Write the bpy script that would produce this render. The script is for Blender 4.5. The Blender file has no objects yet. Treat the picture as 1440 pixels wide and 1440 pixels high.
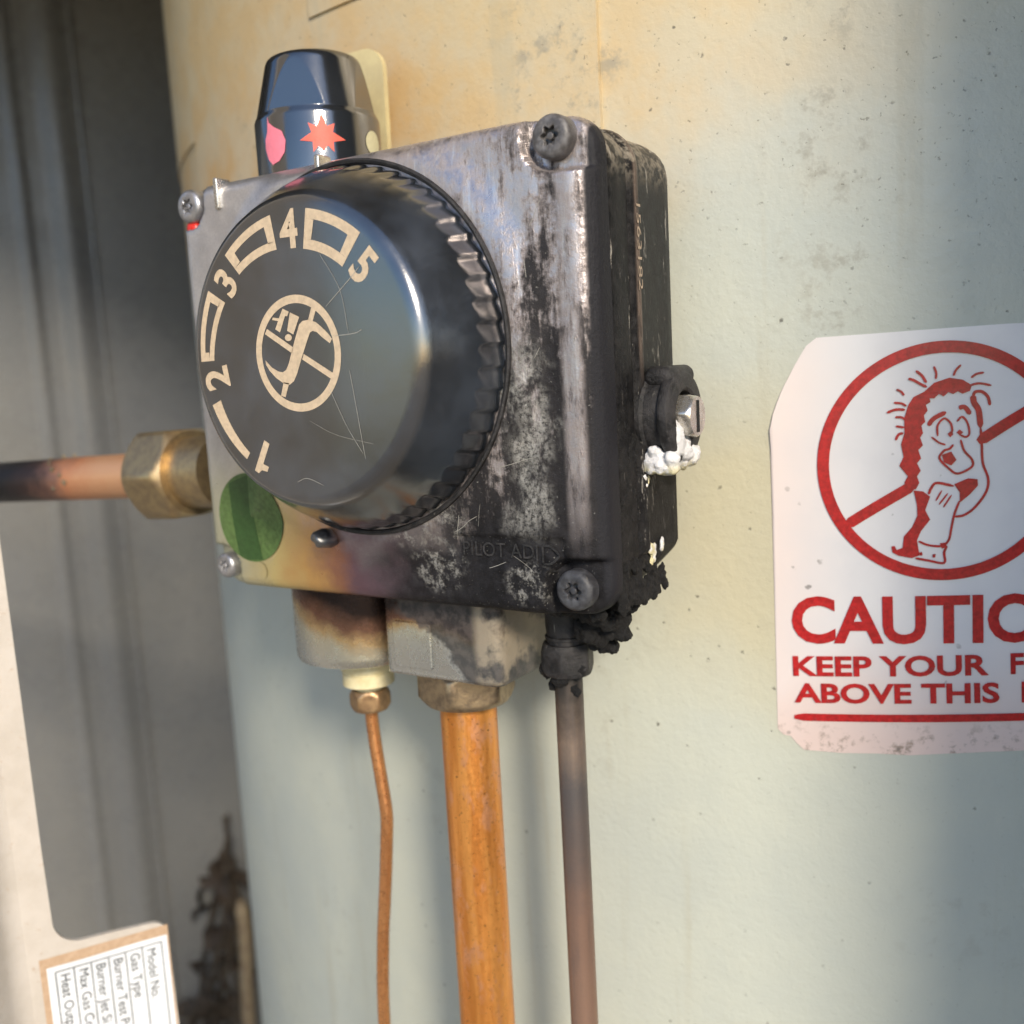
import bpy, math, random
import numpy as np
from mathutils import Vector, Matrix, noise
from mathutils.geometry import tessellate_polygon

# ------------------------------------------------------------------ camera, sky, sun, exposure
S = 0.001                                   # everything below is written in millimetres
scn = bpy.context.scene
CAM = np.array([207.37, -175.79, 51.86]); YAW, PITCH, ROLL, FPX = 0.5732, 0.14155, -0.0541, 1419.2
cy, sy, cp, sp = math.cos(YAW), math.sin(YAW), math.cos(PITCH), math.sin(PITCH)
fwd = Vector((-sy*cp, cy*cp, -sp)); rgt = Vector((cy, sy, 0)); upv = rgt.cross(fwd)
r2 = rgt*math.cos(ROLL) + upv*math.sin(ROLL); u2 = upv*math.cos(ROLL) - rgt*math.sin(ROLL)
cam_d = bpy.data.cameras.new('camera'); cam = bpy.data.objects.new('camera', cam_d)
scn.collection.objects.link(cam); scn.camera = cam
m3 = Matrix((r2, u2, -fwd)).transposed()
cam.matrix_world = Matrix.Translation(Vector(CAM*S)) @ m3.to_4x4()
cam_d.sensor_width = 36; cam_d.lens = FPX/1440*36; cam_d.clip_start = 0.005; cam_d.clip_end = 200
cam_d.dof.use_dof = True; cam_d.dof.focus_distance = 0.212; cam_d.dof.aperture_fstop = 13.0

SUN_DIR = Vector((0.66, -0.60, 0.48)).normalized()          # towards the sun
w = bpy.data.worlds.new('World'); scn.world = w; w.use_nodes = True
wn = w.node_tree; bg = wn.nodes['Background']
sky = wn.nodes.new('ShaderNodeTexSky'); sky.sky_type = 'NISHITA'; sky.sun_disc = False
sky.sun_elevation = math.asin(SUN_DIR.z); sky.sun_rotation = math.atan2(SUN_DIR.x, SUN_DIR.y)
sky.air_density = 1.0; sky.dust_density = 0.4; sky.ozone_density = 3.0
wn.links.new(sky.outputs[0], bg.inputs[0]); bg.inputs[1].default_value = 0.14
sun_d = bpy.data.lights.new('sun', 'SUN'); sun_d.energy = 2.8; sun_d.angle = math.radians(11); sun_d.color = (1.0, 0.87, 0.69)
sun = bpy.data.objects.new('sun', sun_d); scn.collection.objects.link(sun)
sun.rotation_euler = SUN_DIR.to_track_quat('Z', 'Y').to_euler()
vs = scn.view_settings; vs.view_transform = 'Standard'; vs.look = 'None'; vs.gamma = 1; vs.use_curve_mapping = False
vs.exposure = 0.66
try:
    c_ = scn.cycles; c_.use_denoising = True; c_.max_bounces = 6; c_.diffuse_bounces = 3; c_.glossy_bounces = 4; c_.transmission_bounces = 2; c_.caustics_reflective = False; c_.caustics_refractive = False; c_.use_adaptive_sampling = True; c_.adaptive_threshold = .02
except Exception: pass

# ------------------------------------------------------------------ node helpers
class NT:
    def __init__(s, name):
        s.m = bpy.data.materials.new(name); s.m.use_nodes = True; s.t = s.m.node_tree
        s.b = s.t.nodes['Principled BSDF']; tc = s.t.nodes.new('ShaderNodeTexCoord')
        mp = s.t.nodes.new('ShaderNodeMapping'); mp.inputs['Scale'].default_value = (1000, 1000, 1000)
        s.t.links.new(tc.outputs['Object'], mp.inputs[0]); s.pos = mp.outputs[0]
        sx = s.t.nodes.new('ShaderNodeSeparateXYZ'); s.t.links.new(s.pos, sx.inputs[0])
        s.x, s.y, s.z = sx.outputs
    def put(s, sock, v):
        if isinstance(v, (int, float)): sock.default_value = v
        elif isinstance(v, tuple): sock.default_value = v if len(v) == 4 or sock.type == 'VECTOR' else (*v, 1)
        else: s.t.links.new(v, sock)
    def scaled(s, sc, off=(0, 0, 0)):
        n = s.t.nodes.new('ShaderNodeMapping'); n.inputs['Scale'].default_value = sc; n.inputs['Location'].default_value = off
        s.t.links.new(s.pos, n.inputs[0]); return n.outputs[0]
    def noise(s, scale, detail=4, rough=.55, vec=None, dist=0):
        n = s.t.nodes.new('ShaderNodeTexNoise'); n.inputs['Scale'].default_value = scale; n.inputs['Detail'].default_value = detail
        n.inputs['Roughness'].default_value = rough; n.inputs['Distortion'].default_value = dist
        s.t.links.new(s.pos if vec is None else vec, n.inputs['Vector']); return n.outputs[0]
    def voro(s, scale, feature='F1', vec=None):
        n = s.t.nodes.new('ShaderNodeTexVoronoi'); n.feature = feature; n.inputs['Scale'].default_value = scale
        s.t.links.new(s.pos if vec is None else vec, n.inputs['Vector']); return n.outputs[0]
    def ma(s, op, a, b=0.0, c=None):
        n = s.t.nodes.new('ShaderNodeMath'); n.operation = op; s.put(n.inputs[0], a); s.put(n.inputs[1], b)
        if c is not None: s.put(n.inputs[2], c)
        return n.outputs[0]
    def rng(s, v, a, b, lo=0.0, hi=1.0):
        n = s.t.nodes.new('ShaderNodeMapRange'); n.interpolation_type = 'SMOOTHSTEP'; s.put(n.inputs[0], v)
        n.inputs[1].default_value = a; n.inputs[2].default_value = b; n.inputs[3].default_value = lo; n.inputs[4].default_value = hi
        return n.outputs[0]
    def mix(s, f, a, b):
        n = s.t.nodes.new('ShaderNodeMix'); n.data_type = 'RGBA'; s.put(n.inputs[0], f); s.put(n.inputs[6], a); s.put(n.inputs[7], b)
        return n.outputs[2]
    def fmix(s, f, a, b):
        n = s.t.nodes.new('ShaderNodeMix'); n.data_type = 'FLOAT'; s.put(n.inputs[0], f); s.put(n.inputs[2], a); s.put(n.inputs[3], b)
        return n.outputs[0]
    def ramp(s, f, stops):
        n = s.t.nodes.new('ShaderNodeValToRGB'); cr = n.color_ramp
        while len(cr.elements) < len(stops): cr.elements.new(0.5)
        for e, (q, c) in zip(cr.elements, stops): e.position = q; e.color = (*c, 1)
        s.put(n.inputs[0], f); return n.outputs[0]
    def bump(s, h, dist=0.3, strength=1.0, prev=None):
        n = s.t.nodes.new('ShaderNodeBump'); n.inputs['Strength'].default_value = strength; n.inputs['Distance'].default_value = dist*S
        s.put(n.inputs['Height'], h)
        if prev is not None: s.t.links.new(prev, n.inputs['Normal'])
        return n.outputs[0]
    def out(s, col=None, rough=None, metal=None, normal=None, spec=None, coat=None, coat_r=.1):
        b = s.b
        if col is not None: s.put(b.inputs['Base Color'], col)
        if rough is not None: s.put(b.inputs['Roughness'], rough)
        if metal is not None: s.put(b.inputs['Metallic'], metal)
        if spec is not None: s.put(b.inputs['Specular IOR Level'], spec)
        if coat is not None: s.put(b.inputs['Coat Weight'], coat); b.inputs['Coat Roughness'].default_value = coat_r
        if normal is not None: s.t.links.new(normal, b.inputs['Normal'])
        return s.m

# ------------------------------------------------------------------ materials
def blob(n, x0, z0, rx, rz):                 # soft elliptical stain centred on the cover, 1 in the middle
    a = n.ma('DIVIDE', n.ma('SUBTRACT', n.x, x0), rx); b = n.ma('DIVIDE', n.ma('SUBTRACT', n.z, z0), rz)
    return n.ma('SUBTRACT', 1.0, n.ma('SQRT', n.ma('ADD', n.ma('MULTIPLY', a, a), n.ma('MULTIPLY', b, b))))

def m_cover():
    n = NT('burnt_diecast')
    N1 = n.noise(.06, 6, .6); N2 = n.noise(.35, 5, .65); fine = n.noise(1.6, 4, .7)
    streak = n.noise(.19, 6, .70, n.scaled((1, 1, .17)))
    wob = n.ma('SUBTRACT', N1, .5)
    grain = n.noise(3.0, 2, .6)
    silver = n.mix(n.ma('MULTIPLY', fine, n.rng(n.noise(.12, 3, .6), .3, .7, .6, 1.4)), (.40, .40, .43), (.74, .73, .75))
    warm = n.mix(n.rng(N2, .35, .65), (.50, .42, .41), (.70, .55, .47))
    col = n.mix(n.ma('MULTIPLY', n.rng(n.x, 52, 72), .65), silver, warm)
    thin = n.ma('MULTIPLY', n.rng(n.noise(.75, 4, .65, n.scaled((1, 1, .07))), .52, .68), n.rng(n.x, 58, 76))
    col = n.mix(n.ma('MULTIPLY', thin, .55), col, (.82, .78, .76))
    # straw / bronze / violet heat tint along the bottom
    tx = n.ma('ADD', n.x, n.ma('MULTIPLY', wob, 26))
    tint = n.ramp(n.rng(tx, 2, 80), [(0, (.62, .62, .46)), (.20, (.80, .66, .28)), (.40, (.72, .42, .13)), (.55, (.38, .16, .085)), (.68, (.17, .085, .12)), (1, (.05, .045, .05))])
    low = n.rng(n.ma('ADD', n.z, n.ma('MULTIPLY', wob, 22)), 42, 14)
    lowr = n.rng(n.ma('ADD', n.z, n.ma('MULTIPLY', wob, 30)), 34, 8)
    col = n.mix(n.ma('MULTIPLY', n.fmix(n.rng(n.x, 20, 45), low, lowr), .9), col, tint)
    # mottled soot on the right, running down
    d1 = n.ma('ADD', n.ma('ADD', .045, n.ma('MULTIPLY', n.rng(n.z, 100, 5), .22)), n.ma('MULTIPLY', n.rng(n.x, 55, 112), .20))
    thr = n.ma('ADD', n.ma('ADD', n.ma('MULTIPLY', streak, .62), n.ma('MULTIPLY', N2, .36)), d1)
    soot_a = n.ma('MULTIPLY', n.rng(thr, .67, .84), n.rng(n.x, 62, 82))
    # solid soot lower right
    sd = n.ma('ADD', n.ma('ADD', n.ma('MULTIPLY', n.x, .014), n.ma('MULTIPLY', n.z, -.0135)), n.ma('MULTIPLY', wob, .9))
    soot_b = n.rng(sd, .74, 1.12)
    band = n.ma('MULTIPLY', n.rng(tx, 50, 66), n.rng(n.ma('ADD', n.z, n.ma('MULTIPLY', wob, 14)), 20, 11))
    # all soot masks together, with the sooty band low down
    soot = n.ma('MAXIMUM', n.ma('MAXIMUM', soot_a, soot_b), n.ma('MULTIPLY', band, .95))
    # bright highlight on the right bevel, painted by thinning the soot
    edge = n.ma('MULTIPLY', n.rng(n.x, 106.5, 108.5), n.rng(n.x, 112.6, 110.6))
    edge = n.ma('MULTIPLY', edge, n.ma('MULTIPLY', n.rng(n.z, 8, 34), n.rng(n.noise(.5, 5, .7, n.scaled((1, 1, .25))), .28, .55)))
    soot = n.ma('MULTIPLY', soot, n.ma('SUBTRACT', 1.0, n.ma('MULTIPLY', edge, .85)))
    film = n.ma('MULTIPLY', n.ma('MULTIPLY', n.rng(n.ma('ADD', n.ma('MULTIPLY', streak, .6), n.ma('MULTIPLY', N2, .45)), .44, .62), n.rng(n.x, 56, 78)), .55)
    col = n.mix(film, col, (.16, .155, .17))
    sootcol = n.mix(n.rng(N2, .35, .7), (.004, .004, .005), (.016, .016, .019))
    col = n.mix(n.ma('MULTIPLY', soot, .97), col, sootcol)
    side = n.rng(n.x, 112.4, 113.6)
    col = n.mix(side, col, (.02, .02, .024))
    # pale powder trails and specks
    pw = n.ma('ADD', n.x, n.ma('MULTIPLY', n.ma('SUBTRACT', n.noise(.09, 4), .5), 22))
    trail = n.ma('MULTIPLY', n.ma('MULTIPLY', n.rng(n.ma('ABSOLUTE', n.ma('SUBTRACT', pw, 99)), 6.5, .5), n.rng(n.z, 14, 22)), n.rng(n.z, 62, 50))
    trail = n.ma('MULTIPLY', trail, n.ma('MULTIPLY', n.rng(n.noise(.3, 5, .7, n.scaled((1, 1, .5))), .36, .58), n.rng(n.noise(1.1, 3, .7), .30, .60)))
    low2 = n.ma('MAXIMUM', blob(n, 74, 9, 9, 7), n.ma('MAXIMUM', blob(n, 97, 7, 7, 6), blob(n, 70, 20, 15, 9)))
    smear = n.ma('MULTIPLY', n.rng(low2, 0, .5), n.ma('MULTIPLY', n.rng(n.noise(.28, 4, .7), .46, .60), n.rng(n.noise(.9, 4, .75), .36, .62)))
    spk = n.ma('MULTIPLY', n.rng(n.noise(1.7, 3, .6), .66, .72), n.ma('MULTIPLY', n.rng(n.x, 55, 80), .7))
    pwd = n.ma('MINIMUM', n.ma('ADD', n.ma('ADD', n.ma('MULTIPLY', trail, .62), n.ma('MULTIPLY', smear, .5)), n.ma('MULTIPLY', spk, .55)), .85)
    pwd = n.ma('MULTIPLY', pwd, n.ma('SUBTRACT', 1.0, side))
    col = n.mix(pwd, col, (.46, .45, .42))
    dirty = n.ma('MAXIMUM', n.ma('MAXIMUM', soot, pwd), side)
    rough = n.fmix(dirty, n.rng(N2, .2, .8, .25, .43), .56)
    metal = n.fmix(n.ma('MAXIMUM', dirty, film), .85, .0)
    h = n.ma('ADD', n.ma('MULTIPLY', fine, .35), n.ma('ADD', n.ma('MULTIPLY', n.ma('MULTIPLY', soot, n.noise(1.2, 6, .75)), 1.4), n.ma('MULTIPLY', grain, .35)))
    return n.out(col, rough, metal, n.bump(h, .20, .8), spec=.16)

def m_soot_metal(name, a=(.010, .010, .011), b=(.038, .036, .038), bump=.25, rough=.5, pale=.0):
    n = NT(name); N2 = n.noise(.4, 5, .65); f = n.noise(1.8, 5, .75)
    col = n.mix(n.rng(N2, .35, .7), a, b)
    dr = n.ma('MULTIPLY', n.rng(n.noise(.5, 5, .7, n.scaled((1, 1, .15))), .64, .72), pale)
    spk = n.ma('MULTIPLY', n.rng(f, .68, .74), pale)
    col = n.mix(n.ma('MAXIMUM', dr, spk), col, (.36, .34, .30))
    return n.out(col, n.rng(N2, .2, .8, rough-.14, rough+.16), .0, n.bump(n.ma('ADD', f, N2), bump, 1), spec=.45)

def m_body():
    n = NT('burnt_body'); N2 = n.noise(.35, 5, .65); f = n.noise(1.6, 5, .75)
    col = n.mix(n.rng(N2, .35, .7), (.006, .006, .007), (.022, .021, .022))
    rub = n.ma('MULTIPLY', n.ma('MULTIPLY', n.rng(n.y, 19.4, 20.2), n.rng(n.y, 22.0, 21.2)), n.rng(n.z, 44, 60))
    col = n.mix(n.ma('MULTIPLY', rub, n.rng(n.noise(.6, 4, .6, n.scaled((1, 1, .2))), .35, .6, .35, .9)), col, (.15, .115, .095))
    top = n.ma('MULTIPLY', n.rng(n.z, 86, 97), n.rng(n.noise(.35, 5, .7), .42, .6))
    col = n.mix(n.ma('MULTIPLY', top, .8), col, (.34, .30, .24))
    dr = n.ma('MULTIPLY', n.rng(n.noise(.5, 5, .75, n.scaled((1, 1, .2))), .60, .68), .8)
    col = n.mix(n.ma('MAXIMUM', dr, n.ma('MULTIPLY', n.rng(f, .7, .76), .6)), col, (.36, .34, .31))
    crust = n.rng(n.z, 60, 20)
    rough = n.fmix(crust, n.rng(N2, .2, .8, .36, .58), .62)
    h = n.ma('ADD', n.ma('MULTIPLY', f, n.fmix(crust, .3, 1.6)), n.ma('MULTIPLY', N2, .4))
    return n.out(col, rough, .0, n.bump(h, .35, 1), spec=.25)

def m_plastic(name, c=(.010, .011, .013), rough=.22, dust_sky=.5, spec=.9, coat=.6):
    n = NT(name); N1 = n.noise(.07, 5, .6); f = n.noise(2.2, 3, .7)
    n.b.inputs['IOR'].default_value = 1.85
    lint = n.rng(n.noise(.9, 6, .8, dist=1.5), .66, .74)
    film = n.ma('MULTIPLY', n.rng(N1, .3, .75), dust_sky)
    col = n.mix(film, c, (.070, .090, .128))  # dust film tinted blue so that it carries the reflected sky
    col = n.mix(n.ma('MULTIPLY', lint, .16*dust_sky*2), col, (.32, .32, .33))
    return n.out(col, n.ma('ADD', n.ma('MULTIPLY', film, .32), n.ma('ADD', rough, n.ma('MULTIPLY', f, .06))), 0, n.bump(f, .03, .6), spec=spec, coat=coat, coat_r=rough)

def m_ink(name, c, var=.12, rough=.45):
    n = NT(name); N = n.noise(.8, 4, .7); wear = n.ma('MULTIPLY', n.rng(n.noise(.45, 5, .8), .60, .72), var*1.3)
    col = n.mix(n.rng(N, .3, .75, 0, 1), c, tuple(q*(1-var) for q in c))
    return n.out(n.mix(wear, col, (.10, .085, .08)), rough, 0, spec=.4)

def m_copper(name, c1, c2, c3, rough=.34, metal=.8):
    n = NT(name); st = n.noise(.3, 5, .62, n.scaled((1, 1, .08))); N2 = n.noise(.22, 5, .7, n.scaled((1, 1, .45))); f = n.noise(2.4, 3, .7); N3 = n.noise(.9, 4, .75)
    col = n.mix(n.rng(st, .36, .62), c1, c2); col = n.mix(n.ma('MULTIPLY', n.rng(N2, .50, .64), .75), col, c3)
    tar = n.ma('MULTIPLY', n.rng(n.ma('ADD', n.ma('MULTIPLY', N2, .5), n.ma('MULTIPLY', N3, .5)), .36, .28), .75)
    col = n.mix(tar, col, (.22, .10, .05))
    col = n.mix(n.ma('MULTIPLY', n.rng(n.noise(1.1, 3, .5), .67, .72), .85), col, (.05, .028, .018))
    return n.out(col, n.ma('ADD', n.rng(N3, .25, .75, rough-.14, rough+.12), n.ma('MULTIPLY', tar, .15)), metal, n.bump(n.ma('ADD', n.ma('MULTIPLY', f, .4), N2), .16, .6))

def m_inlet():
    n = NT('inlet_copper'); N = n.noise(.09, 5, .65); f = n.noise(1.2, 5, .7)
    xx = n.ma('ADD', n.x, n.ma('MULTIPLY', n.ma('SUBTRACT', N, .5), 34))
    col = n.ramp(n.rng(xx, -128, -62), [(0, (.035, .03, .03)), (.38, (.10, .055, .045)), (.58, (.34, .17, .12)), (.8, (.70, .30, .15)), (1, (.74, .40, .22))])
    return n.out(col, n.rng(f, .2, .8, .34, .55), .6, n.bump(f, .08, .6))

def m_scorched():
    n = NT('scorched_copper'); N = n.noise(.12, 5, .65); f = n.noise(1.2, 5, .7); st = n.noise(.3, 5, .6, n.scaled((1, 1, .12)))
    zz = n.ma('ADD', n.z, n.ma('MULTIPLY', n.ma('SUBTRACT', N, .5), 20))
    col = n.ramp(n.rng(zz, -120, -18), [(0, (.29, .18, .13)), (.35, (.23, .145, .11)), (.6, (.14, .11, .10)), (.82, (.11, .10, .10)), (.92, (.24, .18, .14)), (1, (.03, .03, .03))])
    col = n.mix(n.ma('MULTIPLY', n.rng(st, .5, .7), .5), col, (.12, .10, .10))
    return n.out(col, n.rng(f, .2, .8, .38, .58), .45, n.bump(f, .06, .6))

def m_brass(name, a=(.50, .38, .20), b=(.30, .22, .14), rough=.36):
    n = NT(name); N2 = n.noise(.35, 5, .65); f = n.noise(2, 4, .7)
    return n.out(n.mix(n.rng(N2, .35, .68), a, b), n.rng(f, .2, .8, rough-.07, rough+.12), .85, n.bump(f, .07, .6))

def m_manifold():
    n = NT('stain_shade_manifold'); N1 = n.noise(.07, 5, .62); N2 = n.noise(.4, 5, .65); f = n.noise(2, 4, .7)
    w0 = n.ma('SUBTRACT', N1, .5)
    a = n.ma('ADD', n.ma('MULTIPLY', n.ma('ADD', n.z, 9), .055), n.ma('ADD', n.ma('MULTIPLY', n.ma('SUBTRACT', n.x, 26), .022), n.ma('MULTIPLY', w0, .55)))
    a = n.fmix(n.rng(n.x, 47, 48.5), a, n.ma('ADD', n.ma('MULTIPLY', n.ma('ADD', n.z, 8), .085), n.ma('MULTIPLY', w0, 1.2)))
    col = n.ramp(n.rng(a, -.75, .95), [(0, (.56, .58, .57)), (.30, (.60, .58, .48)), (.44, (.55, .40, .22)), (.58, (.20, .11, .08)), (.8, (.03, .022, .022))])  # heat stain rising to brown-black, with the cover's shade painted in
    soot = n.rng(n.ma('ADD', n.ma('MULTIPLY', n.ma('SUBTRACT', n.x, 68), .06), n.ma('ADD', n.ma('MULTIPLY', w0, 2.6), n.ma('MULTIPLY', n.ma('ADD', n.z, 16), .06))), -.15, .18)
    soot = n.ma('MULTIPLY', soot, n.rng(n.x, 50, 56))
    col = n.mix(n.ma('MULTIPLY', soot, .93), col, n.mix(n.rng(N2, .4, .6), (.018, .018, .02), (.06, .052, .05)))
    pale = n.ma('MULTIPLY', n.rng(n.x, 76, 79), n.rng(N1, .44, .56))
    col = n.mix(n.ma('MULTIPLY', pale, .6), col, (.42, .36, .27))
    return n.out(col, n.fmix(soot, n.rng(N2, .2, .8, .18, .33), .5), n.fmix(soot, .9, .0), n.bump(n.ma('ADD', f, n.ma('MULTIPLY', soot, N2)), .12, .8))

def m_jacket():
    n = NT('jacket_paint'); N1 = n.noise(.018, 3, .6); N2 = n.noise(.16, 4, .7); f = n.noise(.6, 2, .6)
    col = n.mix(n.rng(N1, .3, .7), (.47, .50, .455), (.53, .55, .475))
    # warm glow above the valve, put into the paint colour as yellow
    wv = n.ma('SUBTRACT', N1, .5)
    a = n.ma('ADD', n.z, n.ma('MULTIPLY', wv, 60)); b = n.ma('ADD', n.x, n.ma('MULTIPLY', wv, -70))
    warm_glow = n.ma('MULTIPLY', n.rng(a, 70, 120), n.rng(b, 190, 80))
    col = n.mix(n.ma('MULTIPLY', warm_glow, n.rng(n.noise(.05, 4, .65), .35, .62, .55, .95)), col, n.mix(n.rng(b, 85, 0), (.60, .44, .235), (.52, .31, .12)))
    col = n.mix(n.ma('MULTIPLY', n.rng(n.z, 95, 165), .55), col, (.54, .45, .26))  # top yellowed further, the same warm glow painted in
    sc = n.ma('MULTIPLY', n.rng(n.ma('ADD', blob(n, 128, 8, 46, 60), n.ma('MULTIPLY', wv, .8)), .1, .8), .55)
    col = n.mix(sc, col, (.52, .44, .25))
    # grime smudges, spots and flecks
    patch = n.rng(n.noise(.03, 3, .5, n.scaled((1, 1, 1), (40, 3, 9))), .50, .66)
    sm = n.ma('MULTIPLY', n.ma('MULTIPLY', n.rng(N2, .50, .68), patch), n.rng(n.z, -20, 110, .2, .7))
    col = n.mix(sm, col, (.30, .28, .225))
    v2 = n.voro(.24, 'F1'); spot2 = n.ma('MULTIPLY', n.rng(n.ma('ADD', v2, n.ma('MULTIPLY', n.noise(.35, 3, .7), .75)), .46, .36), n.rng(n.ma('ADD', N1, n.ma('MULTIPLY', N2, .6)), .66, .90))
    spf = n.ma('MULTIPLY', n.rng(n.noise(.85, 3, .6), .66, .71), n.rng(n.z, 20, 110, .25, .9))
    sp = n.ma('MAXIMUM', n.ma('MULTIPLY', spot2, .8), n.ma('MULTIPLY', spf, .55))
    col = n.mix(sp, col, (.09, .085, .07))
    drip = n.ma('MULTIPLY', n.rng(n.noise(.09, 3, .6, n.scaled((1, 1, .06))), .58, .70), .30)
    col = n.mix(drip, col, (.40, .37, .27))
    h = n.ma('ADD', n.ma('MULTIPLY', f, .55), n.ma('ADD', n.ma('MULTIPLY', N2, 1.1), n.ma('MULTIPLY', sp, -.5)))
    return n.out(col, n.rng(N2, .2, .8, .30, .46), 0, n.bump(h, .26, .7), spec=.5)

def m_paint(name, a, b, rough=.5, bump=.1, scale=.1, spec=.4):
    n = NT(name); N = n.noise(scale, 6, .65); f = n.noise(scale*9, 4, .7)
    return n.out(n.mix(n.rng(N, .3, .7), a, b), n.rng(f, .2, .8, rough-.08, rough+.1), 0, n.bump(n.ma('ADD', N, n.ma('MULTIPLY', f, .4)), bump, .7), spec=spec)

def m_flange():
    n = NT('flange_paint'); N = n.noise(.09, 6, .65); f = n.noise(1.1, 4, .7)
    col = n.mix(n.rng(N, .3, .7), (.54, .50, .46), (.47, .43, .385))
    rust = n.ma('MULTIPLY', n.rng(n.noise(.5, 6, .75), .60, .70), .55)
    col = n.mix(rust, col, (.36, .22, .12))
    return n.out(col, .55, 0, n.bump(n.ma('ADD', N, f), .12, .7))

def m_sticker():
    n = NT('sticker_vinyl'); N1 = n.noise(.03, 5, .6); N2 = n.noise(.25, 5, .7)
    col = n.mix(n.rng(N1, .35, .65), (.80, .79, .80), (.73, .72, .74))
    age = n.rng(n.ma('ADD', n.z, n.ma('MULTIPLY', n.ma('SUBTRACT', N1, .5), 30)), -8, -44)
    left = n.rng(n.ma('ADD', n.x, n.ma('MULTIPLY', n.ma('SUBTRACT', N1, .5), 16)), 150, 127)
    col = n.mix(n.ma('MULTIPLY', n.ma('MAXIMUM', n.ma('MULTIPLY', age, .7), n.ma('MULTIPLY', left, .45)), 1.0), col, (.70, .50, .43))
    g = n.ma('MULTIPLY', n.rng(n.z, -34, -43), n.rng(N2, .5, .66)); col = n.mix(n.ma('MULTIPLY', g, .75), col, (.22, .17, .13))
    v = n.voro(.16); sp = n.ma('MULTIPLY', n.rng(n.ma('ADD', v, n.ma('MULTIPLY', n.noise(.9, 3), .25)), .24, .18), n.rng(n.noise(.06, 3), .45, .6))
    col = n.mix(n.ma('MULTIPLY', sp, .7), col, (.14, .13, .12))
    return n.out(col, .26, 0, n.bump(n.noise(.08, 3), .12, .5), spec=.5)

def m_powder():
    n = NT('white_powder'); f = n.noise(.9, 6, .75)
    col = n.mix(n.ma('MULTIPLY', n.rng(n.z, 31, 28), n.rng(n.noise(.3, 2), .45, .55)), (.80, .80, .82), (.70, .64, .40))
    return n.out(col, .9, 0, n.bump(f, .6, 1))

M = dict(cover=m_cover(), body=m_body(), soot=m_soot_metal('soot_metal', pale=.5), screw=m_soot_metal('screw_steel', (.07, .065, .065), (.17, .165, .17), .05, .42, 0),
    screwl=m_brass('screw_bright', (.50, .50, .52), (.30, .30, .32), .34),
    screwk=m_soot_metal('screw_black', (.03, .03, .034), (.075, .078, .088), .06, .5, .2), char=m_soot_metal('char', (.004, .004, .0045), (.013, .013, .014), .7, .7, .12),
    knob=m_plastic('knob_plastic', rough=.13, dust_sky=.32), grip=m_plastic('knob_grip', rough=.34, dust_sky=.25), ign=m_plastic('button_plastic', rough=.07, dust_sky=.08),
    cream=m_ink('cream_print', (.62, .49, .345), .25), red=m_ink('red_print', (.55, .02, .022), .45, .28), pink=m_ink('pink_print', (.80, .22, .30)), star=m_ink('star_print', (.80, .13, .09)),
    dot=m_ink('dot_print', (.60, .57, .38)), green=m_ink('green_vinyl', (.10, .175, .055), .45, .2), green2=m_ink('green_vinyl_dark', (.035, .085, .025), .25, .22), redpaint=m_ink('red_paint', (.62, .03, .02), .2, .3),
    pipe=m_copper('burner_copper', (.66, .25, .055), (.86, .38, .10), (.74, .36, .19), .38, .75), tube=m_copper('pilot_copper', (.56, .25, .10), (.64, .31, .13), (.50, .23, .10), .34),
    inlet=m_inlet(), scorched=m_scorched(), brass=m_brass('inlet_brass', (.48, .36, .20), (.35, .26, .16), .38), nut=m_brass('burner_nut_brass', (.40, .31, .20), (.22, .17, .12)), nut2=m_brass('pilot_nut_brass', (.50, .33, .18), (.30, .19, .11)),
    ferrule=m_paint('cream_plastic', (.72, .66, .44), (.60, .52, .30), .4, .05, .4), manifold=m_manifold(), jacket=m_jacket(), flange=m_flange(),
    bracket=m_paint('bracket_paint', (.60, .52, .29), (.52, .44, .25), .5, .1, .2), steel=m_brass('bright_steel', (.66, .63, .58), (.45, .42, .38), .25), sticker=m_sticker(), powder=m_powder(),
    paper=m_paint('label_paper', (.74, .77, .82), (.66, .69, .74), .5, .25, .06), inkd=m_ink('dark_print', (.05, .065, .08), .2, .6), adhesive=m_paint('adhesive', (.50, .36, .25), (.42, .29, .19), .7, .1, .6),
    shadewall=m_paint('shade_wall_paint', (.30, .315, .34), (.25, .265, .29), .6, .2, .01),
    ribbed=m_paint('ribbed_paint', (.155, .155, .15), (.125, .13, .137), .28, .2, .006), soffit=m_paint('soffit_paint', (.30, .29, .27), (.25, .24, .22), .7, .2, .01), ground=m_paint('ground_soil', (.30, .25, .19), (.24, .20, .15), .9, 4, .004),
    bark=m_paint('bark', (.025, .02, .015), (.055, .042, .03), .9, 1.2, .15), pale=m_paint('pale_wood', (.24, .19, .12), (.15, .11, .07), .8, .5, .1), leaf=m_paint('dead_leaf', (.05, .036, .026), (.02, .016, .013), .8, .4, .2),
    scratch=m_ink('scratch', (.34, .33, .30), .2, .6), serial=m_ink('serial_relief', (.42, .33, .25), .2, .5))

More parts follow.
